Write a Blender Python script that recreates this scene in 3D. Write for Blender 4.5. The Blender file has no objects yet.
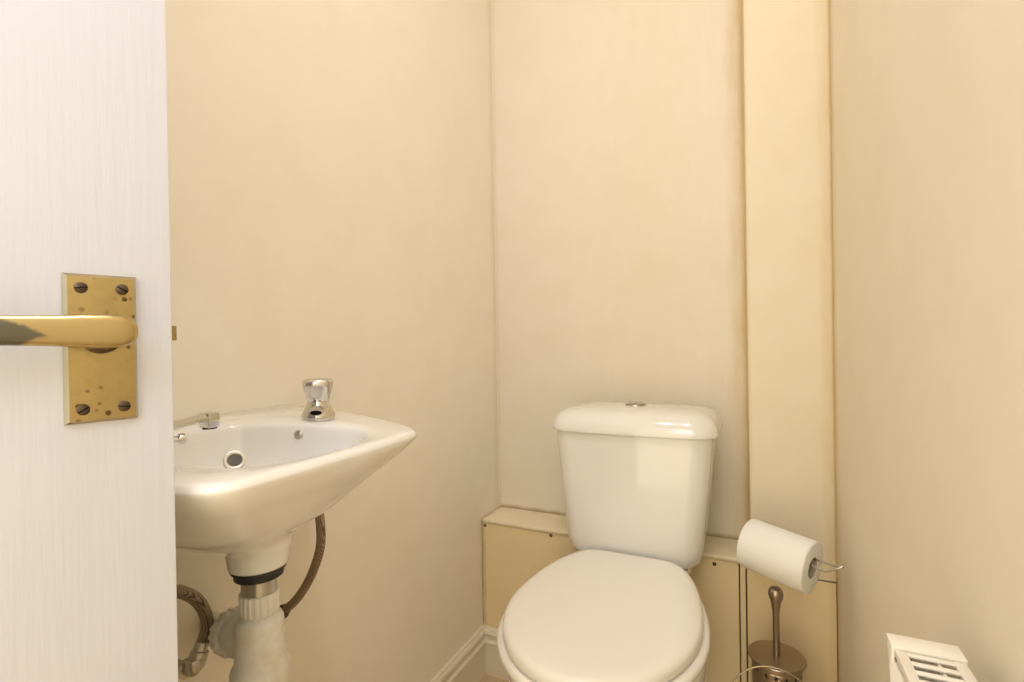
import bpy, bmesh, math, random
from mathutils import Vector, Matrix
random.seed(4)
scn = bpy.context.scene
COL = scn.collection

# ---------------------------------------------------------------- camera
XL, YB, YF, XR = -0.7244, 1.420, 1.3035, 0.1545      # left wall, back wall, boxing face, right wall
YN, CEIL, LEDGE, SK = -0.50, 2.60, 0.4404, 0.131
R_ = Vector((0.90386831, 0.42751787, -0.0158287))
U_ = Vector((0.01227045, 0.01107712, 0.99986336))
F_ = Vector((-0.42763479, 0.90393903, -0.00476642))
cd = bpy.data.cameras.new('camera'); cam = bpy.data.objects.new('camera', cd); COL.objects.link(cam)
cd.sensor_width = 36; cd.lens = 513.97 / 1024 * 36; cd.clip_start = 0.01
m = Matrix((R_, U_, -F_)).transposed().to_4x4(); m.translation = Vector((0, 0, 0.96))
cam.matrix_world = m
scn.camera = cam

# ---------------------------------------------------------------- light
vs = scn.view_settings
vs.view_transform = 'Standard'; vs.look = 'None'; vs.gamma = 1; vs.use_curve_mapping = False
vs.exposure = 0.07
w = bpy.data.worlds.new('world'); scn.world = w; w.use_nodes = True
bg = w.node_tree.nodes['Background']; bg.inputs[0].default_value = (1.0, 0.84, 0.54, 1); bg.inputs[1].default_value = 2.35

def area(name, loc, size, power, color, rot=(0, 0, 0), shape='DISK', sy=None):
    l = bpy.data.lights.new(name, 'AREA'); l.shape = shape; l.size = size
    if sy: l.size_y = sy
    l.energy = power; l.color = color
    o = bpy.data.objects.new(name, l); o.location = loc; o.rotation_euler = rot; COL.objects.link(o); return o
LAMPS = [(-0.30, 0.26), (-0.04, 0.26)]
for lx, ly in LAMPS:
    area('downlight_glow', (lx, ly, CEIL - 0.03), 0.09, 3.5, (0.98, 0.935, 0.98))
# added cool fill light just inside the doorway, close to the camera
area('cool_fill', (0.03, -0.42, 1.50), 0.45, 4.0, (0.50, 0.68, 1.0), (math.radians(80), 0, math.radians(22)), 'RECTANGLE', 0.6)

# ---------------------------------------------------------------- materials
def mat(name, col, rough=.5, metal=0., coat=0., build=None, spec=.5):
    m = bpy.data.materials.new(name); m.use_nodes = True
    nt = m.node_tree; b = nt.nodes['Principled BSDF']
    b.inputs['Base Color'].default_value = (*col, 1); b.inputs['Roughness'].default_value = rough
    b.inputs['Metallic'].default_value = metal; b.inputs['Coat Weight'].default_value = coat
    b.inputs['Coat Roughness'].default_value = .03; b.inputs['Specular IOR Level'].default_value = spec
    if build: build(nt, b)
    return m
def nd(nt, t, **k):
    n = nt.nodes.new(t)
    for a, v in k.items():
        if a in n.inputs: n.inputs[a].default_value = v
        else: setattr(n, a, v)
    return n
def bump(nt, b, hsock, strength, dist=.001, prev=None):
    n = nd(nt, 'ShaderNodeBump', Strength=strength, Distance=dist)
    nt.links.new(hsock, n.inputs['Height'])
    if prev: nt.links.new(prev.outputs[0], n.inputs['Normal'])
    nt.links.new(n.outputs[0], b.inputs['Normal']); return n
def objco(nt, scale=(1, 1, 1)):
    t = nd(nt, 'ShaderNodeTexCoord'); mp = nd(nt, 'ShaderNodeMapping'); mp.inputs['Scale'].default_value = scale
    nt.links.new(t.outputs['Object'], mp.inputs[0]); return mp.outputs[0]
def noise(nt, co, scale, detail=3, rough=.5):
    n = nd(nt, 'ShaderNodeTexNoise', Scale=scale, Detail=detail, Roughness=rough); nt.links.new(co, n.inputs['Vector']); return n.outputs['Fac']
def ramp(nt, s, a, b_, ca=(0, 0, 0, 1), cb=(1, 1, 1, 1)):
    r = nd(nt, 'ShaderNodeValToRGB'); e = r.color_ramp.elements
    e[0].position = a; e[0].color = ca; e[1].position = b_; e[1].color = cb
    nt.links.new(s, r.inputs[0]); return r.outputs[0]
def mix(nt, f, a, b_):
    n = nt.nodes.new('ShaderNodeMix'); n.data_type = 'RGBA'
    for s, v in ((n.inputs[0], f), (n.inputs[6], a), (n.inputs[7], b_)):
        if isinstance(v, bpy.types.NodeSocket): nt.links.new(v, s)
        elif isinstance(v, tuple): s.default_value = (*v, 1)
        else: s.default_value = v
    return n.outputs[2]
def math_(nt, op, a, b_=None):
    n = nt.nodes.new('ShaderNodeMath'); n.operation = op
    for i, v in enumerate((a, b_)):
        if v is None: continue
        if isinstance(v, bpy.types.NodeSocket): nt.links.new(v, n.inputs[i])
        else: n.inputs[i].default_value = v
    return n.outputs[0]

WALLC = (0.90, 0.828, 0.675)
# grime along joints: (axis, centre, width) -> brownish wear close to one real corner of the room
def paint_build(stains, col=None):
    WC = col or WALLC
    def f(nt, b):
        co = objco(nt); n1 = noise(nt, co, 9, 5, .6); n2 = noise(nt, co, 150, 2)
        c = mix(nt, ramp(nt, n1, .42, .75), WC, (WC[0]*.97, WC[1]*.96, WC[2]*.93))
        sep = nt.nodes.new('ShaderNodeSeparateXYZ'); nt.links.new(co, sep.inputs[0])
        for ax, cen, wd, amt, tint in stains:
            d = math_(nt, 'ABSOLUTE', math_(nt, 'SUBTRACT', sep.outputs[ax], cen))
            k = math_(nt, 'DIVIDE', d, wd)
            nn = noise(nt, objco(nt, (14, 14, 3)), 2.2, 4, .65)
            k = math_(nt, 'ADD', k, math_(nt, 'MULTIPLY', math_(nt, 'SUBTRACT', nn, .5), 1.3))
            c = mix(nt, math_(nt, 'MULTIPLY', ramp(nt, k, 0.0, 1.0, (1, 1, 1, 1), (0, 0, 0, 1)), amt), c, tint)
        nt.links.new(c, b.inputs['Base Color'])
        h = math_(nt, 'ADD', math_(nt, 'MULTIPLY', n2, .5), math_(nt, 'MULTIPLY', noise(nt, co, 28, 3), 1.2))
        bump(nt, b, h, .22, .0015)
    return f
BRN = (0.42, 0.27, 0.10); YEL = (0.66, 0.48, 0.20)
M = {}
M['wall_left'] = mat('magnolia_lit_left', WALLC, .55, build=paint_build(col=(.965, .90, .765), stains=[(1, YB, .035, .35, YEL), (1, YF, .012, .0, BRN)]))  # same paint, base lightened to stand in for light on this wall
M['wall_back'] = mat('magnolia_shaded_back', WALLC, .55, build=paint_build(col=(.87, .793, .65), stains=[(0, -.018, .050, .65, YEL), (0, -.018, .014, .5, BRN), (2, LEDGE, .012, .8, BRN), (0, XL, .012, .3, YEL), (0, -.255, .22, .12, YEL)]))  # same paint, base darkened where less light should fall; stains apart
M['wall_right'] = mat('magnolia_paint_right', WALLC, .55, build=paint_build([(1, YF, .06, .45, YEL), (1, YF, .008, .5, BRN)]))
M['wall'] = mat('magnolia_paint', WALLC, .55, build=paint_build([]))
M['board'] = mat('yellowed_board', WALLC, .5, build=paint_build(col=(.86, .71, .43), stains=[(0, XR, .02, .5, YEL), (0, XL, .016, .7, BRN), (2, LEDGE, .02, .35, BRN)]))
M['ledge'] = mat('cream_ledge_board', WALLC, .45, build=paint_build(col=(.86, .76, .53), stains=[(0, XL, .014, .8, BRN), (1, YB, .006, .6, BRN)]))
M['pipe_board'] = mat('painted_pipe_boxing', WALLC, .5, build=paint_build(col=(.84, .75, .56), stains=[(0, XR, .03, .5, YEL), (0, XR, .006, .5, BRN), (0, -.015, .008, .35, YEL)]))
M['gap'] = mat('dark_joint', (.16, .09, .035), .9)
M['skirt'] = mat('cream_gloss', (0.84, 0.76, 0.60), .28, coat=.2)
M['ceil'] = mat('ceiling_paint', (.92, .90, .85), .8)
def floor_b(nt, b):
    co = objco(nt); n = noise(nt, co, 18, 5, .6)
    nt.links.new(mix(nt, n, (.60, .44, .25), (.72, .56, .35)), b.inputs['Base Color'])
    bump(nt, b, noise(nt, co, 60, 3), .1)
M['floor'] = mat('beige_vinyl', (.7, .58, .38), .35, build=floor_b)
def door_b(nt, b):
    g = noise(nt, objco(nt, (30, 30, 1.6)), 4.2, 5, .62)
    fine = noise(nt, objco(nt, (130, 130, 5)), 3, 3, .6)
    bump(nt, b, math_(nt, 'ADD', g, math_(nt, 'MULTIPLY', fine, .12)), .22, .0016)
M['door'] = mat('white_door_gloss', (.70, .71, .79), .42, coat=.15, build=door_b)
def cer(nt, b):
    co = objco(nt)
    nt.links.new(mix(nt, noise(nt, co, 5, 2), (.885, .865, .83), (.86, .84, .80)), b.inputs['Base Color'])
M['ceramic'] = mat('white_ceramic', (.88, .86, .82), .10, coat=.5, build=cer)
M['seat'] = mat('white_seat_plastic', (.90, .86, .79), .22, coat=.2)
def pvc_b(nt, b):
    co = objco(nt)
    nt.links.new(mix(nt, ramp(nt, noise(nt, co, 22, 4, .7), .45, .8), (.82, .79, .72), (.62, .53, .38)), b.inputs['Base Color'])
M['pvc'] = mat('white_pvc', (.82, .79, .72), .4, build=pvc_b)
M['chrome'] = mat('chrome', (.66, .64, .61), .06, 1.)
M['chrome_old'] = mat('dull_metal', (.50, .47, .42), .32, 1.)
M['steel'] = mat('brushed_steel', (.40, .33, .26), .30, 1.)
M['black'] = mat('black_rubber', (.02, .02, .02), .5)
M['dark'] = mat('dark_hollow', (.012, .01, .008), .9, spec=.1)
def brass_b(nt, b):
    co = objco(nt); n = noise(nt, co, 60, 5, .7)
    sp = nd(nt, 'ShaderNodeTexVoronoi', Scale=130.); nt.links.new(co, sp.inputs['Vector'])
    spots = ramp(nt, sp.outputs['Distance'], .16, .30, (1, 1, 1, 1), (0, 0, 0, 1))
    patch = ramp(nt, noise(nt, co, 34, 3), .44, .56)
    sm = math_(nt, 'MULTIPLY', spots, patch)
    c = mix(nt, ramp(nt, n, .35, .8), (.49, .38, .17), (.40, .30, .13))
    nt.links.new(mix(nt, sm, c, (.14, .08, .03)), b.inputs['Base Color'])
    nt.links.new(math_(nt, 'ADD', math_(nt, 'MULTIPLY', sm, .4), .30), b.inputs['Roughness'])
M['brass'] = mat('aged_brass', (.68, .49, .18), .3, .9, build=brass_b)
def lever_b(nt, b):
    co = objco(nt)
    sep = nt.nodes.new('ShaderNodeSeparateXYZ'); nt.links.new(co, sep.inputs[0])
    k = math_(nt, 'ADD', math_(nt, 'MULTIPLY', sep.outputs[0], -60.), math_(nt, 'MULTIPLY', noise(nt, co, 120, 3), .9))
    k = math_(nt, 'SUBTRACT', k, math_(nt, 'MULTIPLY', math_(nt, 'ABSOLUTE', math_(nt, 'SUBTRACT', sep.outputs[2], .9665)), 110.))
    worn = ramp(nt, math_(nt, 'SUBTRACT', k, 2.30), .0, .30)
    nt.links.new(mix(nt, worn, (.54, .42, .20), (.17, .16, .13)), b.inputs['Base Color'])
M['lever'] = mat('polished_brass_lever', (.72, .53, .22), .24, .9, build=lever_b)
M['bronze'] = mat('bronze_screw', (.11, .075, .05), .4, .8)
M['plate_edge'] = mat('dull_plate_edge', (.50, .47, .36), .45, .5)
def braid(nt, b):
    co = objco(nt); wv = nd(nt, 'ShaderNodeTexWave', Scale=180., Distortion=3.); nt.links.new(co, wv.inputs['Vector'])
    nt.links.new(mix(nt, wv.outputs['Fac'], (.15, .10, .07), (.42, .33, .24)), b.inputs['Base Color'])
    bump(nt, b, wv.outputs['Fac'], .6, .001)
M['braid'] = mat('braided_hose', (.3, .23, .17), .42, .7, build=braid)
def paper_b(nt, b):
    bump(nt, b, noise(nt, objco(nt), 260, 3), .3, .0006)
M['paper'] = mat('tissue_paper', (.93, .91, .87), .95, build=paper_b, spec=.1)
M['card'] = mat('grey_card', (.45, .38, .30), .9)
M['rad'] = mat('radiator_enamel', (.90, .84, .73), .32, coat=.2)
M['hole'] = mat('shadowed_overflow', (.13, .12, .10), .5)
M['lampglass'] = mat('lamp_glass', (1, 1, 1), .5)
_b = M['lampglass'].node_tree.nodes['Principled BSDF']; _b.inputs['Emission Color'].default_value = (1, .9, .72, 1); _b.inputs['Emission Strength'].default_value = 6

# ---------------------------------------------------------------- helpers
def build(name, bm, m, parent=None, smooth=True, kind=None, label=None, angle=40, world=True):
    me = bpy.data.meshes.new(name)
    bmesh.ops.recalc_face_normals(bm, faces=bm.faces)
    bm.to_mesh(me); bm.free()
    for mm in (m if isinstance(m, list) else [m]): me.materials.append(mm)
    o = bpy.data.objects.new(name, me); COL.objects.link(o)
    if smooth:
        for p in me.polygons: p.use_smooth = True
        try: me.set_sharp_from_angle(angle=math.radians(angle))
        except Exception: pass
    if parent is not None:
        o.parent = parent
        if world: o.matrix_parent_inverse = Matrix.Translation(-Vector(parent['_o'])) if '_o' in parent else Matrix()
    if kind: o['kind'] = kind
    if label: o['label'] = label
    return o
def tag(o, label, cat, group=None):
    o['label'] = label; o['category'] = cat
    if group: o['group'] = group
    return o
def thing(name, label, cat, loc, group=None):
    o = bpy.data.objects.new(name, None); o.empty_display_size = .05
    COL.objects.link(o); o.location = loc; ORIG[o.name] = Vector(loc)
    return tag(o, label, cat, group)
ORIG = {}
def part(name, bm, m, par, **k):
    """bm is in world space; store it relative to the thing's base"""
    if par.name in ORIG:
        off = ORIG[par.name]; bmesh.ops.translate(bm, verts=bm.verts, vec=-off); o = build(name, bm, m, par, world=False, **k); ORIG[o.name] = off
        return o
    return build(name, bm, m, par, world=False, **k)
def box(bm, x0, x1, y0, y1, z0, z1, bev=0, seg=2):
    r = bmesh.ops.create_cube(bm, size=1); vs_ = r['verts']
    bmesh.ops.scale(bm, verts=vs_, vec=(x1-x0, y1-y0, z1-z0))
    bmesh.ops.translate(bm, verts=vs_, vec=((x0+x1)/2, (y0+y1)/2, (z0+z1)/2))
    if bev:
        es = list({e for v in vs_ for e in v.link_edges})
        bmesh.ops.bevel(bm, geom=es, offset=bev, segments=seg, affect='EDGES', profile=.5)
    return vs_
def B(*a, **k):
    bm = bmesh.new(); box(bm, *a, **k); return bm
def loft(bm, rings, cap0=False, cap1=False, closed=True):
    vr = [[bm.verts.new(p) for p in r] for r in rings]; n = len(vr[0])
    for a, b_ in zip(vr, vr[1:]):
        for i in range(n if closed else n-1):
            j = (i+1) % n
            bm.faces.new((a[i], a[j], b_[j], b_[i]))
    if cap0: bm.faces.new(vr[0][::-1])
    if cap1: bm.faces.new(vr[-1])
    return vr
def lathe(bm, c, prof, n=32, axis=Vector((0, 0, 1)), cap0=True, cap1=True, fn=None):
    axis = Vector(axis).normalized(); q = axis.to_track_quat('Z', 'Y').to_matrix()
    rings = []
    for r, h in prof:
        rings.append([Vector(c) + q @ Vector(((r if not fn else r*fn(2*math.pi*i/n, h))*math.cos(2*math.pi*i/n), (r if not fn else r*fn(2*math.pi*i/n, h))*math.sin(2*math.pi*i/n), h)) for i in range(n)])
    return loft(bm, rings, cap0, cap1)
def smooth_path(pts, sub=8, closed=False):
    P = [Vector(p) for p in pts]; out = []; n = len(P)
    rng = n if closed else n-1
    for i in range(rng):
        if closed: p0, p1, p2, p3 = P[(i-1) % n], P[i], P[(i+1) % n], P[(i+2) % n]
        else: p0, p1, p2, p3 = P[max(i-1, 0)], P[i], P[i+1], P[min(i+2, n-1)]
        for k in range(sub):
            t = k/sub
            out.append(.5*((2*p1)+(-p0+p2)*t+(2*p0-5*p1+4*p2-p3)*t*t+(-p0+3*p1-3*p2+p3)*t**3))
    if not closed: out.append(P[-1])
    return out
def tube(bm, pts, r, n=12, closed=False, rf=None, flat=1.0):
    P = [Vector(p) for p in pts]; N = len(P); rings = []
    up = None
    for i in range(N):
        a = P[i-1] if (i > 0 or closed) else P[0]; b_ = P[(i+1) % N] if (i < N-1 or closed) else P[-1]
        t = (b_-a).normalized()
        if up is None:
            up = Vector((0, 0, 1)) if abs(t.z) < .9 else Vector((1, 0, 0))
        s = t.cross(up).normalized(); up = s.cross(t).normalized()
        rr = rf(i/(N-1)) if rf else r
        rings.append([P[i] + s*math.cos(2*math.pi*k/n)*rr + up*math.sin(2*math.pi*k/n)*rr*flat for k in range(n)])
    if closed: rings.append(rings[0]);
    loft(bm, rings, not closed, not closed)
    if closed: bmesh.ops.remove_doubles(bm, verts=bm.verts, dist=1e-6)
def resample(P, n):
    """closed 2-D polyline -> n evenly spaced points"""
    L = [0]; Q = P+[P[0]]
    for a, b_ in zip(Q, Q[1:]): L.append(L[-1]+math.dist(a, b_))
    out = []; j = 0
    for i in range(n):
        t = L[-1]*i/n
        while L[j+1] < t: j += 1
        u = (t-L[j])/max(L[j+1]-L[j], 1e-9)
        out.append((Q[j][0]+(Q[j+1][0]-Q[j][0])*u, Q[j][1]+(Q[j+1][1]-Q[j][1])*u))
    return out

# ---------------------------------------------------------------- room shell
def struct(name, bm, m, **k): return build(name, bm, m, kind='structure', **k)
struct('floor', B(XL-.1, XR+.1, YN-.1, YB+.1, -.05, 0), M['floor'], smooth=False)
struct('ceiling', B(XL-.1, XR+.1, YN-.1, YB+.1, CEIL, CEIL+.05), M['ceil'], smooth=False)
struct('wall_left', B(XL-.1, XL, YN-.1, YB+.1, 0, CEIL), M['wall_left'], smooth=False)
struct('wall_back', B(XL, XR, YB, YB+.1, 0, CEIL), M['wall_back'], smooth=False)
struct('wall_right', B(XR, XR+.1, YN-.1, YB+.1, 0, CEIL), M['wall_right'], smooth=False)
bm = bmesh.new()                                    # wall behind the camera with its doorway
DX0, DX1, DH = -.655, .125, 2.0
box(bm, XL, DX0, YN-.1, YN, 0, CEIL); box(bm, DX1, XR, YN-.1, YN, 0, CEIL); box(bm, DX0, DX1, YN-.1, YN, DH, CEIL)
struct('wall_front', bm, M['wall'], smooth=False)

# low boxing across the back: two face boards, a narrow upright batten, a ledge board
XP = -.0155
g = .0016
t1 = struct('trim_1', B(XL+g, -.0415, YF, YF+.012, 0.001, LEDGE-.012, bev=.0008, seg=1), M['board'], smooth=False)
struct('trim_2', B(-.0385, -.0270, YF, YF+.012, 0.001, LEDGE-.012, bev=.0008, seg=1), M['board'], smooth=False)
t3 = struct('trim_3', B(-.0238, XR-g, YF-.001, YF+.012, 0.001, .4165, bev=.0008, seg=1), M['board'], smooth=False)
# ledge board with a thin overhanging lip and a chip at the left corner
bm = bmesh.new()
lipx = [XL+.0012]+[XL+.0012+(XP-XL-.004)*i/30 for i in range(1, 31)]
def led(x, y, z): return Vector((x, y, z))
rings = []
for i, x in enumerate(lipx):
    wob = .0008*math.sin(i*1.7)+.0006*math.sin(i*.6)
    f = YF-.003+wob
    rings.append([led(x, YB-.001, LEDGE), led(x, f+.002, LEDGE), led(x, f, LEDGE-.002), led(x, f, LEDGE-.0095), led(x, f+.002, LEDGE-.0115), led(x, YB-.001, LEDGE-.0115)])
loft(bm, rings, True, True)
struct('trim_4', bm, M['ledge'], angle=50)
# tall pipe boxing in the right-hand corner
t5 = struct('trim_5', B(XP, XR-.0008, YF, YB-.0005, .4195, CEIL-.001, bev=.0015, seg=2), M['pipe_board'], smooth=False)
# dark void behind the boards
struct('trim_6', B(XL+.0005, XR-.0005, YF+.013, YF+.02, .0005, .4190), M['gap'], smooth=False)
# sealant bead in the joint of back wall and pipe boxing
bm = bmesh.new(); tube(bm, smooth_path([(XP-.002+.0006*math.sin(k*1.3), YB-.002, LEDGE+.001+(CEIL-LEDGE-.003)*k/24) for k in range(25)], 2), .0035, 8)
struct('trim_7', bm, mat('yellowed_sealant', (.66, .52, .27), .45))
bm = bmesh.new(); tube(bm, smooth_path([(XL+.001, YB-.001, LEDGE+.001+(CEIL-LEDGE-.003)*k/24) for k in range(25)], 2), .0032, 8)
struct('trim_8', bm, mat('cream_sealant', (.84, .765, .615), .5))
bm = bmesh.new(); tube(bm, smooth_path([(XR-.0005+.0004*math.sin(k*2.1), YF-.0005, .424+(CEIL-.43)*k/30) for k in range(31)], 2), .0019, 8)
struct('trim_9', bm, mat('brown_sealant', (.60, .44, .20), .5))

def screw(parent, x, z, y=YF, r=.0046):
    bm = bmesh.new(); lathe(bm, (x, y+.001, z), [(r, 0), (r, .0012), (r*.75, .0016), (r*.3, .0010)], 12, (0, -1, 0), True, True)
    return build('screw', bm, M['bronze'], parent)
screw(t1, -.712, .4215); screw(t1, -.509, .4225); screw(t1, -.094, .417); screw(t3, .1375, .4005)

# skirting with an ogee top and a bead
prof = [(0, 0), (.0150, 0), (.0150, .088), (.0178, .090), (.0178, .094), (.0150, .0965), (.0118, .099), (.0112, .104), (.0135, .110), (.0150, .117), (.0125, .123), (.0085, .1255), (.0085, .128), (.0065, SK), (0, SK)]
bm = bmesh.new()
rings = [[Vector((XL+d, YN+.01, z)) for d, z in prof], [Vector((XL+d, YF-d, z)) for d, z in prof]]
loft(bm, rings, True, True); struct('baseboard_left', bm, M['skirt'], angle=30)
bm = bmesh.new()
rings = [[Vector((XL+d+.0006, YF-d-.0002, z)) for d, z in prof], [Vector((-.045, YF-d-.0002, z)) for d, z in prof]]
loft(bm, rings, True, True); struct('baseboard_back', bm, M['skirt'], angle=30)

# ---------------------------------------------------------------- ceiling downlights
for i, (lx, ly) in enumerate(LAMPS):
    t = thing('downlight', 'round white recessed downlight in the ceiling, ' + ('nearer the basin' if i == 0 else 'nearer the toilet'), 'ceiling light', (lx, ly, CEIL), 'ceiling downlights')
    bm = bmesh.new(); lathe(bm, (lx, ly, CEIL), [(.047, -.0005), (.055, -.0005), (.055, -.006), (.050, -.010), (.047, -.010), (.047, -.0005)], 40, (0, 0, 1), False, False)
    part('bezel', bm, M['chrome'], t)
    bm = bmesh.new(); lathe(bm, (lx, ly, CEIL), [(.0465, -.001), (.0465, -.004)], 40, (0, 0, 1))
    part('lamp_glass', bm, M['lampglass'], t)

# ---------------------------------------------------------------- door, opened inwards on the left
DA = math.radians(15.52)
S = .815
DO = Vector((-.5083*S, .2253*S, 0))            # plate's hinge-side edge, on the plate's face
du = Vector((math.sin(DA), math.cos(DA), 0)); dn = Vector((math.cos(DA), -math.sin(DA), 0))
PW, PH, PT = .0446*S, .12*S, .0060
PZ = .96+.0572*S
# local door frame: x along door (towards the free edge), y out of the visible face, z up; origin = pivot of lever at door face
Dm = Matrix((( du.x, dn.x, 0, 0), (du.y, dn.y, 0, 0), (0, 0, 1, 0), (0, 0, 0, 1)))
org = DO + du*(PW/2) - dn*PT; org.z = 0
Dm.translation = org
EDGE = PW/2+.0255
door = build('door_1', B(EDGE-.76, EDGE, -.035, 0, .008, 1.98, bev=.0015, seg=2), M['door'], kind='structure')
door.matrix_world = Dm
zc = PZ-PH/2
bm = bmesh.new()
def prect(e, y): return [Vector((sx*(PW/2+e), y, zc+sz*(PH/2+e))) for sx, sz in ((-1, -1), (1, -1), (1, 1), (-1, 1))]
loft(bm, [prect(.0024, .0002), prect(.0024, .0012), prect(.0003, PT-.0002), prect(-.0006, PT)], True, True)
bmesh.ops.recalc_face_normals(bm, faces=bm.faces)
for f in bm.faces:
    if abs(f.normal.y) < .9 and abs(f.normal.x) > .5: f.material_index = 1
plate = build('handle_plate', bm, [M['brass'], M['plate_edge']], door, world=False, label='aged brass rectangular handle plate with dark spots', angle=30)
for sx in (-1, 1):
    for sz in (-1, 1):
        bm = bmesh.new()
        lathe(bm, (sx*(PW/2-.0068), PT, zc+sz*(PH/2-.0075)), [(.0038, -.0005), (.0038, .0006), (.003, .0013), (.0001, .0016)], 20, (0, 1, 0))
        # slot
        s = build('screw', bm, M['bronze'], plate, world=False)
        a = .35*sx+.2*sz
        b2 = B(-.0034, .0034, -.0004, .0001, -.0004, .0004)
        bmesh.ops.rotate(b2, verts=b2.verts, cent=(0, 0, 0), matrix=Matrix.Rotation(a, 3, 'Y'))
        bmesh.ops.translate(b2, verts=b2.verts, vec=(sx*(PW/2-.0068), PT+.0018, zc+sz*(PH/2-.0075)))
        tmp = bmesh.new(); tmp.from_mesh(s.data); me = bpy.data.meshes.new('x'); b2.to_mesh(me); b2.free()
        nf = len(tmp.faces); tmp.from_mesh(me); tmp.faces.ensure_lookup_table()
        for f in tmp.faces[nf:]: f.material_index = 1
        tmp.to_mesh(s.data); tmp.free(); s.data.materials.append(M['dark'])
LZ = .9675
bm = bmesh.new()
lathe(bm, (-.001, PT, LZ-.001), [(.0125, 0), (.0122, .004), (.0098, .006), (.0088, .022)], 32, (0, 1, 0))
build('handle_rose', bm, M['bronze'], plate, world=False)
# lever: flattened bar with a rounded end over the pivot, running towards the hinge
bm = bmesh.new(); rings = []
Ls = [(.0148, .05), (.0142, .38), (.0125, .64), (.0095, .83), (.005, .96), (-.002, 1.0), (-.014, .97), (-.03, .86), (-.05, .80), (-.075, .80), (-.098, .86), (-.108, .88), (-.113, .7), (-.1155, .3)]
for lx, s in Ls:
    hh = .0112*s; tt = .0062*(s if lx > -.02 or lx < -.105 else .9)
    yc = PT+.024 + (.003*math.sin(max(0, -lx)*14))
    zz = LZ+.0015 + (-lx)*.010
    rings.append([Vector((lx, yc+tt*(abs(math.cos(a))**.75)*(1 if math.cos(a) > 0 else -1), zz+hh*(abs(math.sin(a))**.8)*(1 if math.sin(a) > 0 else -1))) for a in [2*math.pi*k/28 for k in range(28)]])
loft(bm, rings, True, True)
build('lever_handle', bm, M['lever'], plate, world=False, label='polished brass lever with worn grey grip', angle=60)
# latch bolt and its forend on the free edge
bm = B(EDGE-.001, EDGE+.0008, -.029, -.006, LZ-.030, LZ+.030, bev=.0003, seg=1)
fo = build('latch_forend', bm, M['brass'], door, world=False)
bm = bmesh.new()
pts = [(0, -.0055), (.0042, -.0078), (.0042, -.0100), (0, -.0200)]
loft(bm, [[Vector((EDGE+.0008+a, b_, z)) for a, b_ in pts] for z in (LZ-.0048, LZ+.0065)], True, True)
build('latch_bolt', bm, M['brass'], fo, world=False, smooth=False)
# hinges at the far side of the leaf
for hz in (.25, 1.0, 1.75):
    bm = bmesh.new(); lathe(bm, (EDGE-.762, .004, hz), [(.005, -.04), (.005, .04)], 16)
    build('hinge', bm, M['brass'], door, world=False)

# ---------------------------------------------------------------- wash basin
YC = .405
WX = XL+.0004
half = [(-.385, 0), (-.386, .045), (-.388, .09), (-.390, .123), (-.395, .138), (-.407, .149), (-.44, .167), (-.49, .184), (-.54, .199), (-.59, .211), (-.64, .220), (-.68, .223), (-.700, .2225), (-.718, .2190), (WX, .2110), (WX-.002, .190), (WX-.002, .14), (WX-.002, .09), (WX-.002, .03)]
def sym(h): return [(x, YC+y) for x, y in h] + [(x, YC-y*.93) for x, y in reversed(h) if y > 0]
def smooth2(P, sub=6):
    return [(v.x, v.y) for v in smooth_path([(x, y, 0) for x, y in P], sub, True)]
def outline(h, n=120):
    P = smooth2(sym(h)); P = [(max(x, WX), y) for x, y in P]; return resample(P, n)
OUT = outline(half)
ihalf = [(-.406, 0), (-.408, .035), (-.418, .070), (-.440, .098), (-.465, .111), (-.49, .114), (-.54, .105), (-.585, .088), (-.622, .062), (-.640, .030), (-.643, 0)]
INN = outline(ihalf)
n = 120
def zr(x): return .8445 + .0105*max(0, min(1, (-.385-x)/.34))**1.0
def ringm(P, cx, cy, sx, sy, fz): return [Vector((cx+(x-cx)*sx, cy+(y-cy)*sy, fz(x, y))) for x, y in P]
def lerp(a, b_, t): return [p.lerp(q, t) for p, q in zip(a, b_)]
CB = (-.53, YC)
def circ(cx, cy, r, z, ref):
    # circle whose points follow the ray directions of the reference ring
    out = []
    for x, y in ref:
        a = math.atan2(y-CB[1], x-CB[0]); out.append(Vector((cx+r*math.cos(a), cy+r*math.sin(a), z)))
    return out
def inset(P, d):
    out = []
    for x, y in P:
        vx, vy = -.55-x, YC-y; l = math.hypot(vx, vy); out.append((x+vx/l*abs(d)*1.25, y+vy/l*abs(d)*1.25))
    return out
A2 = sum(OUT[i][0]*OUT[(i+1) % n][1]-OUT[(i+1) % n][0]*OUT[i][1] for i in range(n))
sg = 1 if A2 > 0 else -1
def clampx(P): return [(max(x, WX), y) for x, y in P]
rings = []
# underside, from the outlet neck up to the rim
NX, NY = -.533, .418
neck = lambda r, z: circ(NX, NY, r, z, OUT)
O3 = lambda P, dz: [Vector((x, y, zr(x)+dz)) for x, y in P]
rim_o = O3(OUT, -.010)
rings.append(neck(.027, .699)); rings.append(neck(.0325, .699)); rings.append(neck(.0345, .712)); rings.append(neck(.037, .722))
def under(sx, sy, z, pw=1):
    # scaled outline; keeps the wall side on the wall
    cx, cy = -.60, YC+.004
    k = .55*min(1, max(0, (.97-sx)/.30)); out = []
    for x, y in OUT:
        a = math.atan2(y-CB[1], x-CB[0]); ex = -.575+(.215*sx-.025)*math.cos(a); ey = cy+.185*sy*math.sin(a)
        qx, qy = cx+(x-cx)*sx, cy+(y-cy)*sy
        out.append(Vector((max(WX, qx+(ex-qx)*k), qy+(ey-qy)*k, z)))
    return out
rings.append([a.lerp(b_, .32) for a, b_ in zip(neck(.042, .728), under(.44, .34, .733))])
rings.append([Vector((p.x, p.y, .738)) for p in lerp(neck(.05, .73), under(.51, .38, .738), .85)])
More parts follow.
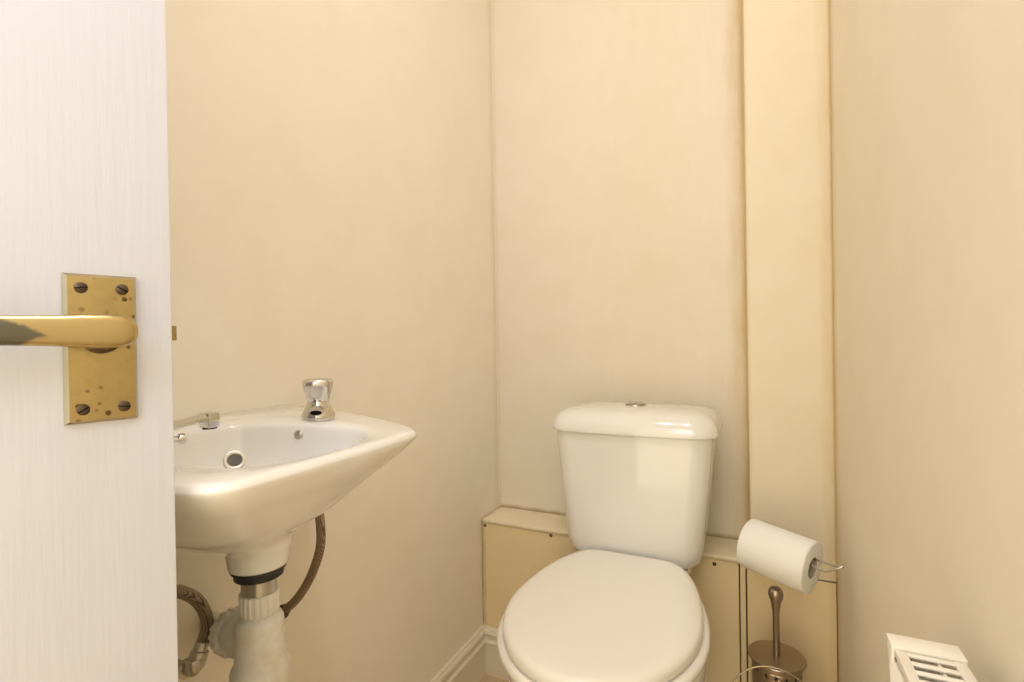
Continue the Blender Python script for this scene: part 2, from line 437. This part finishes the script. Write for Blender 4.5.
for sx, sy, z in ((.61, .49, .750), (.70, .585, .7615), (.785, .69, .780), (.86, .80, .798), (.93, .895, .814), (.972, .96, .826)):
    r = under(sx, sy, z); rings.append([Vector((p.x, p.y, z+(zr(q[0])-.843)*((z-.70)/.14))) for p, q in zip(r, OUT)])
rings.append(O3(OUT, -.0085))
rings.append(O3(OUT, -.0045))
rings.append(O3(clampx(inset(OUT, .0022*sg)), -.001))
rings.append(O3(clampx(inset(OUT, .006*sg)), .0004))
def densify(R, k=4):
    out = []
    for i in range(len(R)-1):
        a, b_, c_, d_ = R[max(i-1, 0)], R[i], R[i+1], R[min(i+2, len(R)-1)]
        for q in range(k):
            t = q/k
            out.append([.5*((2*p1)+(-p0+p2)*t+(2*p0-5*p1+4*p2-p3)*t*t+(-p0+3*p1-3*p2+p3)*t**3) for p0, p1, p2, p3 in zip(a, b_, c_, d_)])
    return out+[R[-1]]
rings = [rings[0]]+densify(rings[1:])
for R in rings:
    for v in R: v.x = max(v.x, WX)
# deck to the bowl's edge
rings.append(O3([(a[0]*.35+b_[0]*.65, a[1]*.35+b_[1]*.65) for a, b_ in zip(OUT, INN)], -.0008))
def inn(s, z, dz=None):
    cx, cy = -.525, YC
    return [Vector((cx+(x-cx)*s, cy+(y-cy)*s, z if dz is None else zr(x)+dz)) for x, y in INN]
rings.append(inn(1.01, 0, -.0012)); rings.append(inn(.99, 0, -.0035)); rings.append(inn(.972, 0, -.008)); rings.append(inn(.955, 0, -.018))
for s, z in ((.90, .814), (.82, .799), (.69, .786), (.52, .778), (.34, .774), (.22, .7725)): rings.append(inn(s, z))
rings.append([Vector((-.533+.021*math.cos(math.atan2(y-CB[1], x-CB[0])), .412+.021*math.sin(math.atan2(y-CB[1], x-CB[0])), .772)) for x, y in OUT])
basin = thing('wash_basin', 'small white ceramic wall-hung wash basin behind the open door', 'basin', (WX, YC, .699))
# align start of inner ring with outer ring by direction
bm = bmesh.new(); loft(bm, rings, True, True)
bmesh.ops.subdivide_edges(bm, edges=[], cuts=1)
bowl = part('bowl', bm, M['ceramic'], basin, angle=180)
# waste grate at the bottom, overflow ring on the wall side of the bowl, small plug boss on the far side
bm = bmesh.new(); lathe(bm, (-.533, .412, .7722), [(.020, 0), (.020, .0015), (.016, .0025), (.010, .001), (.0001, .0008)], 32)
part('waste', bm, M['chrome'], basin)
def ring_on(name, c, nrm, ro, ri, th, m, hole):
    bm = bmesh.new(); lathe(bm, c, [(ri, -.004), (ri, th), (ri+.001, th*1.3), (ro-.001, th), (ro, 0), (ro, -.004)], 32, nrm, False, False)
    bmesh.ops.remove_doubles(bm, verts=bm.verts, dist=1e-6)
    o = part(name, bm, m, basin)
    bm = bmesh.new(); lathe(bm, c, [(ri, -.003), (ri, .0007)], 24, nrm); h = part('hole', bm, hole, o)
    return o
from mathutils.bvhtree import BVHTree
_bm = bmesh.new(); _bm.from_mesh(bowl.data); _off = ORIG['bowl']; bvh = BVHTree.FromBMesh(_bm)
def onbowl(p, q):
    p, q = Vector(p)-_off, Vector(q)-_off; d = (q-p).normalized(); loc, nrm, _, _ = bvh.ray_cast(p, d)
    if nrm.dot(d) > 0: nrm = -nrm
    return loc+_off, nrm
OVC, OVN = onbowl((-.53, .40, .8065), (-.62, .452, .8065))
CHC, CHN = onbowl((-.53, .40, .8355), (-.556, .50, .8355))

ring_on('overflow_ring', OVC, OVN, .0140, .0085, .0016, M['chrome_old'], M['hole'])
bm = bmesh.new(); lathe(bm, CHC, [(.0062, -.004), (.0062, .001), (.004, .0026), (.0001, .003)], 20, CHN)
part('chain_stay', bm, M['chrome_old'], basin)

def pillar_tap(name, label, loc, ang, reach, head_scale=1.):
    """flared base, short body with a spout, waisted chrome head"""
    t = thing(name, label, 'tap', loc, 'chrome pillar taps on the basin')
    x, y, z = loc
    bm = bmesh.new(); lathe(bm, loc, [(.0225, .0), (.0232, .0025), (.0225, .008), (.0195, .014), (.0165, .020), (.0145, .026)], 36)
    part('tap_base', bm, M['chrome'], t)
    bm = bmesh.new()
    d = Vector((math.cos(ang), math.sin(ang), 0)); s = Vector((-d.y, d.x, 0)); up = Vector((0, 0, 1))
    o = Vector(loc)+up*.016
    secs = [(.004, .012, .008, .0), (.020, .010, .0062, .002), (reach*.6, .0080, .0042, .007), (reach*.84, .0080, .0042, .0105), (reach*.92, .0085, .005, .0105), (reach, .0085, .005, .0100)]
    if reach < .04: secs = [(.004, .011, .007, .0), (.018, .0105, .0065, -.001), (.024, .0098, .0058, -.002), (reach, .009, .005, -.003)]
    rg = []
    for r, hw, hh, dz in secs:
        c = o+d*r+up*dz; k = .35
        rg.append([c+s*hw+up*hh*k, c+s*hw*k+up*hh, c-s*hw*k+up*hh, c-s*hw+up*hh*k, c-s*hw-up*hh*k, c-s*hw*k-up*hh, c+s*hw*k-up*hh, c+s*hw-up*hh*k])
    loft(bm, rg, True, True)
    if reach > .04:
        e = o+d*(reach-.0070)+up*.0095
        box(bm, -.0070, .0070, -.0088, .0088, -.011, .006, bev=.0012)
        for v in list(bm.verts)[-100:]:
            pass
    if reach > .04:
        # the box was made at the world origin: move its vertices to the nozzle
        vsb = [v for v in bm.verts if v.co.length < .03]
        q = Matrix.Rotation(ang, 3, 'Z')
        for v in vsb: v.co = q @ v.co + e
    part('spout', bm, M['chrome'], t, angle=35)
    if reach > .04:
        bm = bmesh.new(); lathe(bm, e+Vector((0, 0, -.0112)), [(.0075, 0), (.0075, -.0012), (.006, -.0012)], 20)
        part('spout_outlet', bm, M['dark'], t)
    else:
        bm = bmesh.new(); c = o+d*(reach-.001)+up*-.004; lathe(bm, c, [(.0078, 0), (.0078, .0016), (.007, .0018)], 24, d)
        for v in bm.verts: v.co.z = c.z+(v.co.z-c.z)*.42
        part('spout_outlet', bm, M['dark'], t)
    bm = bmesh.new()
    fn = lambda a, h: 1+ (.045*math.cos(4*a) if h > .028 else 0)
    hz = .024
    lathe(bm, (x, y, z), [(.0125, hz), (.0155, hz+.003), (.0168, hz+.008), (.0190, hz+.015), (.0212, hz+.022), (.0220, hz+.027), (.0214, hz+.031), (.0185, hz+.0335), (.010, hz+.0345)], 48, fn=fn)
    part('tap_head', bm, M['chrome'], t, angle=50)
    return t
pillar_tap('basin_tap', 'chrome pillar tap standing on the far deck of the basin, whole head in view', (-.566, .545, zr(-.566)-.0008), math.radians(-52), .024)
pillar_tap('basin_tap', 'chrome pillar tap whose spout pokes out past the edge of the door', (-.566, .283, zr(-.566)-.0008), math.radians(90), .107)
# small lever-like chrome plug and chain seen under the near spout
t = thing('basin_plug', 'small chrome basin plug on its stem under the near tap spout', 'plug', (-.564, .35, .850))
bm = bmesh.new(); tube(bm, smooth_path([(-.585, .285, .8540), (-.578, .305, .8565), (-.570, .335, .8580), (-.564, .350, .8560)], 6), .0036, 12); part('stem', bm, M['chrome'], t)
bm = bmesh.new(); lathe(bm, (-.564, .350, .8570), [(.0058, -.003), (.0062, 0), (.0055, .003), (.0001, .004)], 16, (.35, .9, .1)); part('knob', bm, M['chrome'], t)

# ---------------------------------------------------------------- waste trap under the basin
t = thing('bottle_trap', 'white plastic bottle trap hanging under the wash basin', 'pipe trap', (NX, NY, .47))
c0 = (NX, NY, 0)
bm = bmesh.new(); lathe(bm, c0, [(.0215, .699), (.030, .6988), (.0305, .6945), (.0275, .692), (.027, .686), (.021, .684)], 36); part('rubber_washer', bm, M['black'], t)
bm = bmesh.new(); lathe(bm, c0, [(.0195, .687), (.0195, .668)]+[(.0195+.0009*(k % 2), .667-k*.0017) for k in range(6)], 32); part('waste_tail', bm, M['chrome_old'], t, label='dull grey metal threaded waste tail')
fr = lambda a, h: 1+.018*(1 if math.sin(20*a) > 0 else -1)
bm = bmesh.new(); lathe(bm, c0, [(.019, .6675), (.0212, .6670), (.0218, .665), (.0214, .645), (.0206, .6435), (.018, .643)], 160, fn=fr); part('compression_nut', bm, M['pvc'], t, label='ribbed cream compression nut')
bm = bmesh.new(); lathe(bm, c0, [(.017, .646), (.0185, .641), (.0240, .638), (.0262, .633), (.0266, .627), (.0262, .620), (.0275, .596), (.0285, .5835), (.0320, .579), (.0330, .575), (.0330, .566), (.0318, .5605), (.0308, .559), (.0315, .550), (.0318, .515), (.0300, .497), (.020, .487), (.004, .484)], 48)
part('trap_body', bm, M['pvc'], t)
# side outlet into the wall
od = Vector((-1, .36, -.30)).normalized(); oc = Vector((NX, NY, .608))+od*.020
bm = bmesh.new(); lathe(bm, oc, [(.0175, 0), (.018, .040), (.021, .044), (.0235, .047), (.0245, .060), (.0225, .064)], 36, od); part('outlet_pipe', bm, M['pvc'], t)
fr2 = lambda a, h: 1+.025*(1 if math.sin(18*a) > 0 else -1)
bm = bmesh.new(); lathe(bm, oc+od*.062, [(.022, 0), (.0275, .001), (.0290, .003), (.0290, .022), (.0265, .025), (.020, .026)], 144, od, fn=fr2); part('outlet_nut', bm, M['pvc'], t, label='ribbed cream outlet nut')
bm = bmesh.new(); lathe(bm, oc+od*.086, [(.0165, 0), (.0165, .105)], 32, od); part('wall_pipe', bm, M['pvc'], t)

# ---------------------------------------------------------------- flexible hoses
def hose(label, pts, hr, valve):
    t = thing('flexible_hose', label, 'hose', pts[-1], 'braided hoses under the basin')
    bm = bmesh.new(); tube(bm, smooth_path(pts, 10), hr, 14); part('braided_tube', bm, M['braid'], t)
    a, b_ = Vector(pts[-2]), Vector(pts[-1]); d = (b_-a).normalized()
    fh = lambda an, h: 1+.05*math.cos(6*an)
    bm = bmesh.new(); lathe(bm, b_-d*.006, [(.0075, 0), (.0082, .002), (.0082, .010), (.0105, .011), (.0108, .022), (.0095, .024)], 48, d, fn=fh); part('hose_nut', bm, M[valve], t)
    bm = bmesh.new(); lathe(bm, Vector(pts[0])+Vector((0, 0, .004)), [(.0072, -.012), (.0076, -.010), (.0076, .004)], 20, (0, 0, 1)); part('ferrule', bm, M['chrome_old'], t)
    return t
hose('braided flexible hose curving down to the right of the bottle trap', [(-.580, .548, .764), (-.579, .552, .730), (-.579, .558, .690), (-.584, .561, .655), (-.600, .562, .618), (-.619, .562, .588), (-.640, .562, .564), (-.664, .564, .545)], .0066, 'black')
hose('braided flexible hose looping down to a valve left of the bottle trap', [(-.600, .300, .764), (-.604, .304, .720), (-.618, .325, .685), (-.640, .365, .664), (-.655, .400, .650), (-.660, .428, .622), (-.661, .439, .588), (-.661, .430, .563)], .0078, 'chrome_old')
# isolating valves on the wall
def valve(label, c, m):
    t = thing('isolating_valve', label, 'valve', c, 'isolating valves on the left wall')
    x, y, z = c
    bm = bmesh.new(); tube(bm, smooth_path([(XL+.0005, y, z-.012), (x-.018, y, z-.012), (x-.004, y, z-.010), (x, y, z-.002)], 6), .0072, 14); part('elbow_pipe', bm, M[m], t)
    fh = lambda an, h: 1+.06*math.cos(6*an)
    bm = bmesh.new(); lathe(bm, c, [(.0098, -.006), (.0108, -.004), (.0108, .006), (.0098, .008)], 48, fn=fh); part('body', bm, M[m], t)
    bm = bmesh.new(); lathe(bm, (x-.016, y, z-.012), [(.0095, 0), (.0115, .001), (.0115, .009), (.0095, .010)], 48, (-1, 0, 0), fn=fh); part('nut', bm, M[m], t)
    return t
valve('dark isolating valve on the wall right of the bottle trap', (-.690, .566, .535), 'black')
valve('corroded metal isolating valve on the wall left of the bottle trap', (-.661, .422, .545), 'chrome_old')

# ---------------------------------------------------------------- toilet
TX = -.266
toilet = thing('toilet', 'white close-coupled toilet with closed lid against the boxed back wall', 'toilet', (TX, 1.0, 0))
def rrect(hx, y0, y1, z, r, n=16, bulge=0.):
    """rounded rectangle, front = y0; bulge bows the front outwards"""
    pts = []
    cs = [(hx-r, y1-r, 0), (-hx+r, y1-r, 90), (-hx+r, y0+r, 180), (hx-r, y0+r, 270)]
    rr = [min(r, .02), min(r, .02), r, r]
    cs = [(hx-rr[0], y1-rr[0], 0, rr[0]), (-hx+rr[1], y1-rr[1], 90, rr[1]), (-hx+r, y0+r, 180, r), (hx-r, y0+r, 270, r)]
    for k, (cx, cy, a0, q) in enumerate(cs):
        for i in range(n+1):
            a = math.radians(a0+90*i/n); pts.append([cx+q*math.cos(a), cy+q*math.sin(a)])
        if k == 2:
            for i in range(1, 12):
                u = i/12; pts.append([(-hx+r)+(2*hx-2*r)*u, y0])
    out = []
    for x, y in pts:
        if y < (y0+y1)/2: y -= bulge*(1-(x/hx)**2)
        out.append(Vector((TX+x, y, z)))
    return out
CY0, CY1 = 1.166, 1.350
bm = bmesh.new()
rg = []
for z, hx, yo, r in ((.442, .100, .030, .030), (.4425, .118, .020, .034), (.448, .134, .010, .038), (.459, .1425, .0045, .04), (.480, .147, .002, .042), (.54, .1545, 0, .042), (.62, .163, -.002, .042), (.70, .1705, -.004, .042), (.738, .174, -.005, .042)):
    rg.append(rrect(hx*1.04+(.738-z)*.012, CY0+yo, CY1-.004-(.02 if z < .45 else 0), z, r, bulge=.010))
loft(bm, rg, True, True); cist = part('cistern', bm, M['ceramic'], toilet, angle=60)
bm = bmesh.new(); rg = []
for z, hx, yo, r in ((.7385, .172, .004, .042), (.7385, .1845, -.0105, .047), (.7392, .1862, -.012, .048), (.7410, .1868, -.0125, .048), (.749, .1858, -.0115, .048), (.760, .1830, -.0085, .048), (.770, .1780, -.003, .048), (.7785, .1705, .005, .047), (.7845, .158, .016, .045), (.788, .145, .027, .042), (.7915, .110, .05, .036), (.7928, .05, .075, .012)):
    rg.append(rrect(hx*1.025, CY0+yo, CY1+.004-max(0, yo)*.8, z, r, bulge=.012*(hx/.185)))
loft(bm, rg, True, True); clid = part('cistern_lid', bm, M['ceramic'], toilet, angle=60)
bm = bmesh.new(); lathe(bm, (TX, 1.262, .792), [(.024, -.002), (.024, .0015), (.0225, .0035), (.0205, .0030)], 40)
btn = part('flush_button', bm, M['chrome_old'], clid)
bm = bmesh.new()
for sx in (-1, 1):
    pts = [Vector((TX+sx*(.001+.0185*math.cos(a)), 1.262+.0190*math.sin(a), 0)) for a in [math.radians(-88+176*i/20) for i in range(21)]]
    loft(bm, [[p+Vector((0, 0, z)) for p in pts] for z in (.793, .7966)], True, True)
for v in bm.verts: pass
o = part('button_halves', bm, M['chrome_old'], clid)

# pan outlines (y measured along the room; back at large y)
def dshape(hw, yb, yf, z, backw=.55, n=72, cx=-.2555, pw=2.0, yw=None):
    """toilet-seat plan: straight back of half-width backw*hw, widening to hw, round front"""
    yw = yw if yw is not None else yb-(yb-yf)*.52
    P = []
    for i in range(25):                # front: superellipse from right (+x) round to left
        a = -math.pi*i/24
        ca, sa = math.cos(a), math.sin(a)
        P.append((hw*math.copysign(abs(ca)**(2/pw), ca), yw+(yw-yf)*math.copysign(abs(sa)**(2/2.0), sa)))
    bw = hw*backw; rc = .02
    L = []
    for i in range(1, 13):
        u = i/13; a = math.pi/2*u
        L.append((-(bw+(hw-bw)*math.cos(a)**1.05), yw+(yb-yw)*(math.sin(a)**1.15)))
    P += L; P += [(-bw*.92, yb), (-bw*.5, yb+.001), (0, yb+.001), (bw*.5, yb+.001), (bw*.92, yb)]
    P += [(-x, y) for x, y in reversed(L)]
    return [Vector((cx+x, y, z)) for x, y in resample(P, n)]
LZt = .475
bm = bmesh.new(); rg = []
YBk, YFr = 1.148, .685
for ins, z in ((.012, LZt-.022), (.002, LZt-.022), (0, LZt-.019), (0, LZt-.010), (.0015, LZt-.005), (.006, LZt-.001), (.014, LZt+.0008), (.03, LZt+.0014), (.08, LZt+.0018), (.14, LZt+.0018)):
    rg.append(dshape(.1705-ins, YBk-ins*.8, YFr+ins, z, .47, yw=.905))
loft(bm, rg, True, True); part('seat_lid', bm, M['seat'], toilet, angle=60)
bm = bmesh.new(); rg = []
SZ = LZt-.0245
for ins, z in ((.06, SZ-.015), (.012, SZ-.0195), (.004, SZ-.019), (0, SZ-.014), (0, SZ-.006), (.003, SZ-.002), (.010, SZ), (.03, SZ), (.06, SZ-.006)):
    rg.append(dshape(.181-ins, YBk-.012-ins*.5, YFr-.006+ins, z, .5, yw=.905))
rg.append(rg[0]); loft(bm, rg); bmesh.ops.remove_doubles(bm, verts=bm.verts, dist=1e-6)
part('seat', bm, M['seat'], toilet, angle=60)
PZt = SZ-.0205
bm = bmesh.new(); rg = []
for hw, yb, yf, z, bw in ((.115, 1.20, .86, .0, .95), (.115, 1.20, .86, .012, .95), (.108, 1.195, .868, .03, .95), (.104, 1.195, .872, .10, .95), (.108, 1.20, .862, .17, .92), (.122, 1.20, .835, .23, .88), (.145, 1.205, .79, .29, .8), (.160, 1.19, .75, .335, .65), (.170, 1.18, .725, .37, .55), (.175, 1.17, .708, .395, .5), (.1765, 1.165, .700, PZt-.008, .5), (.175, 1.164, .702, PZt-.002, .5), (.168, 1.160, .710, PZt, .5), (.135, 1.09, .76, PZt, .6), (.125, 1.08, .775, PZt-.012, .6), (.10, 1.05, .80, PZt-.10, .6), (.05, .98, .86, PZt-.2, .6)):
    rg.append(dshape(hw, yb, yf, z, bw, yw=max(yf+.10, .905)))
loft(bm, rg, True, True); part('pan', bm, M['ceramic'], toilet, angle=60)
# pedestal trunk to the wall, carrying the cistern
bm = bmesh.new(); rg = []
for z, hx in ((.001, .09), (.02, .088), (.1, .082), (.25, .086), (.34, .10), (.40, .120), (.43, .13), (.442, .125)):
    rg.append(rrect(hx, 1.12, 1.29, z, .03))
loft(bm, rg, True, True); part('pan_trunk', bm, M['ceramic'], toilet, angle=60)
for sx in (-1, 1):
    bm = bmesh.new(); lathe(bm, (TX+sx*.075, 1.150, SZ-.012), [(.011, -.008), (.011, .018), (.009, .021)], 20); part('hinge', bm, M['seat'], toilet)

# ---------------------------------------------------------------- toilet roll and holder
a = Vector((-.0185, 1.1725, .5285)); b_ = Vector((.0935, 1.118, .5165)); ax = (b_-a).normalized(); L = (b_-a).length
roll = thing('toilet_roll', 'white toilet paper roll on the wire holder beside the cistern', 'toilet roll', a)
bm = bmesh.new(); lathe(bm, a, [(.0205, 0), (.046, 0), (.0492, .0012), (.0500, .004), (.0500, L-.004), (.0492, L-.0012), (.046, L), (.0205, L), (.0205, 0)], 64, ax, False, False)
bmesh.ops.remove_doubles(bm, verts=bm.verts, dist=1e-6)
part('paper', bm, M['paper'], roll, angle=60)
bm = bmesh.new(); lathe(bm, a, [(.0192, .0005), (.0204, .0005), (.0204, L-.0005), (.0192, L-.0005), (.0192, .0005)], 40, ax, False, False)
bmesh.ops.remove_doubles(bm, verts=bm.verts, dist=1e-6)
part('cardboard_core', bm, M['card'], roll, label='grey cardboard core')
hold = thing('toilet_roll_holder', 'chrome double wire toilet roll holder on the boxed wall', 'toilet roll holder', (.046, YF, .497))
mid = (a+b_)/2; side = ax.cross(Vector((0, 0, 1))).normalized()      # towards the room
topz = Vector((0, 0, .0125))
def at(s, off, dz=0): return a+ax*(L*s)+side*off+topz+Vector((0, 0, dz))
wire = [Vector((.049, YF-.006, .500)), Vector((.047, YF-.03, .500)), Vector((.020, YF-.042, .508)), Vector((-.012, 1.235, .528)), at(-.10, -.003), at(0, -.0075, .003), at(.5, -.0085, .003), at(1.0, -.008, .0035), at(1.19, -.007, .0045), at(1.33, -.002, .008), at(1.42, .0035, .0145), at(1.40, .0085, .0130), at(1.26, .012, .0), at(1.14, .0115, -.0035), at(.9, .010, -.0025), at(.5, .0085, .002), at(0, .0075, .003), at(-.07, .005, .003), Vector((-.016, 1.225, .524)), Vector((.016, YF-.048, .502)), Vector((.040, YF-.034, .494)), Vector((.043, YF-.006, .494))]
bm = bmesh.new(); tube(bm, smooth_path(wire, 6), .0023, 10); part('wire_arm', bm, M['chrome'], hold)
bm = bmesh.new(); lathe(bm, (.046, YF-.0015, .497), [(.018, 0), (.018, .004), (.016, .0065), (.0001, .007)], 36, (0, -1, 0)); part('wall_rose', bm, M['chrome'], hold)

# ---------------------------------------------------------------- toilet brush and its holder
BX, BY, BZ = .031, 1.150, .317
tb = thing('toilet_brush', 'steel toilet brush with round knob, standing in its perforated holder', 'toilet brush', (BX, BY, .03))
bm = bmesh.new(); lathe(bm, (BX, BY, 0), [(.0062, .05), (.0062, .405), (.0068, .407), (.0078, .412), (.0088, .420)], 24); part('handle', bm, M['steel'], tb)
bm = bmesh.new(); lathe(bm, (BX, BY, .4405), [(.0088, -.021), (.0098, -.014), (.0125, -.008), (.0140, 0), (.0132, .006), (.0100, .0115), (.0055, .0142), (.0005, .0148)], 32); part('knob', bm, M['steel'], tb)
bm = bmesh.new(); lathe(bm, (BX, BY, BZ), [(.0062, -.004), (.050, -.004), (.0525, -.003), (.0530, -.001), (.0520, .0005), (.030, .002), (.0075, .003)], 64); part('lid_disc', bm, M['steel'], tb)
bm = bmesh.new()
for k in range(220):
    a0 = random.random()*6.283; z = .045+.08*random.random(); tz = random.uniform(-.01, .01); r = .034
    tube(bm, [(BX+.005*math.cos(a0), BY+.005*math.sin(a0), z), (BX+r*math.cos(a0), BY+r*math.sin(a0), z+tz)], .0007, 4)
part('bristle_head', bm, M['paper'], tb)['kind'] = 'stuff'
th = thing('toilet_brush_holder', 'perforated steel canister with a wire hoop on the floor beside the toilet', 'toilet brush holder', (BX, BY, 0))
# perforated canister: a grid of quads with real holes
bm = bmesh.new(); NA, r = 60, .0455; zs = [.004+i*(.305-.004)/44 for i in range(45)]
grid = [[bm.verts.new((BX+r*math.cos(2*math.pi*i/NA), BY+r*math.sin(2*math.pi*i/NA), z)) for i in range(NA)] for z in zs]
for j in range(44):
    for i in range(NA):
        hole = (j % 4 == 2 and (i+2*((j//4) % 2)) % 4 == 0 and 3 < j < 43)
        if not hole: bm.faces.new((grid[j][i], grid[j][(i+1) % NA], grid[j+1][(i+1) % NA], grid[j+1][i]))
o = part('canister', bm, M['steel'], th); md = o.modifiers.new('solid', 'SOLIDIFY'); md.thickness = .0012; md.offset = -1
bm = bmesh.new(); lathe(bm, (BX, BY, 0), [(.043, .0005), (.050, .0005), (.050, .007), (.046, .010), (.030, .010)], 48); part('base_ring', bm, M['steel'], th)
bm = bmesh.new(); lathe(bm, (BX, BY, .306), [(.0440, -.002), (.0470, -.002), (.0475, .003), (.0470, .0062), (.0440, .0062), (.0440, -.002)], 48, (0, 0, 1), False, False); part('top_rim', bm, M['steel'], th)
bm = bmesh.new()
hp = []
for k in range(33):
    a0 = math.pi*k/32
    hp.append((BX-.006-.083*math.cos(a0), BY-.066+.012*math.sin(a0), .235+.088*math.sin(a0)))
hp = [(BX-.047, BY, .20), (BX-.070, BY-.025, .205)]+hp[1:-1]+[(BX+.058, BY-.025, .205), (BX+.047, BY, .20)]
tube(bm, smooth_path(hp, 3), .0016, 8); part('wire_hoop', bm, M['steel'], th)

# ---------------------------------------------------------------- radiator on the right wall
RX0, RX1, RY0, RY1, RZ = .0925, .1370, -.16, .500, .7185
rad = thing('radiator', 'cream convector radiator on the right wall, its top grille in view', 'radiator', ((RX0+RX1)/2, (RY0+RY1)/2, .12))
# corrugated front panel
bm = bmesh.new(); nseg = 80; top = []
pr = []
for i in range(nseg+1):
    y = RY0+.012+(RY1-.024-RY0)*i/nseg; d = .0035*max(0, math.sin(i/nseg*math.pi*20))**.5 if math.sin(i/nseg*math.pi*20) > 0 else 0
    pr.append((y, d))
rows = []
for z, k in ((.125, 0), (.150, 0), (.170, 1), (.640, 1), (.665, 0), (RZ-.012, 0)):
    rows.append([Vector((RX0+.004+d*k, y, z)) for y, d in pr])
loft(bm, rows, closed=False)
o = part('front_panel', bm, M['rad'], rad, angle=60); md = o.modifiers.new('solid', 'SOLIDIFY'); md.thickness = .010; md.offset = 0
# top grille: frame with cross bars and a slot row
bm = bmesh.new()
G0, G1 = RY1-.0222, RY0+.0222
box(bm, RX0+.001, RX0+.0085, G1, G0, RZ-.006, RZ-.0005, bev=.001)
box(bm, RX1-.0085, RX1-.0005, G1, G0, RZ-.006, RZ-.0005, bev=.001)
y = G0
k = 0
pitch = .0112
while y > G1+.01:
    box(bm, RX0+.008, RX1-.008, y-.0048, y, RZ-.0030, RZ-.001, bev=.0008)
    y -= pitch; k += 1
box(bm, RX1-.0185, RX1-.0165, G1, G0, RZ-.0058, RZ-.0035)
part('top_grille', bm, M['rad'], rad, angle=40)
bm = B(RX0+.010, RX1-.003, G1, G0, RZ-.040, RZ-.036); part('slot_shade_sheet', bm, M['dark'], rad, smooth=False)  # flat black sheet, its colour stands in for shade inside the slots
for y0, y1 in ((RY1-.0205, RY1), (RY0, RY0+.0205)):
    bm = B(RX0-.0005, RX1+.001, y0, y1, RZ-.004, RZ+.0006, bev=.0012)
    box(bm, RX0+.006, RX1, (y1-.003) if y1 > .2 else y0, y1 if y1 > .2 else y0+.003, .13, RZ-.003, bev=.001)
    box(bm, RX0-.0005, RX0+.0015, y0, y1, RZ-.022, RZ-.002, bev=.0006)
    part('end_cap', bm, M['rad'], rad, angle=40)
bm = B(RX1-.006, RX1-.002, RY0+.012, RY1-.012, .125, RZ-.012, bev=.001); part('rear_panel', bm, M['rad'], rad)
for y in (RY0+.12, RY1-.12):
    part('wall_bracket', B(RX1-.004, XR, y-.015, y+.015, .2, .62, bev=.001), M['rad'], rad)
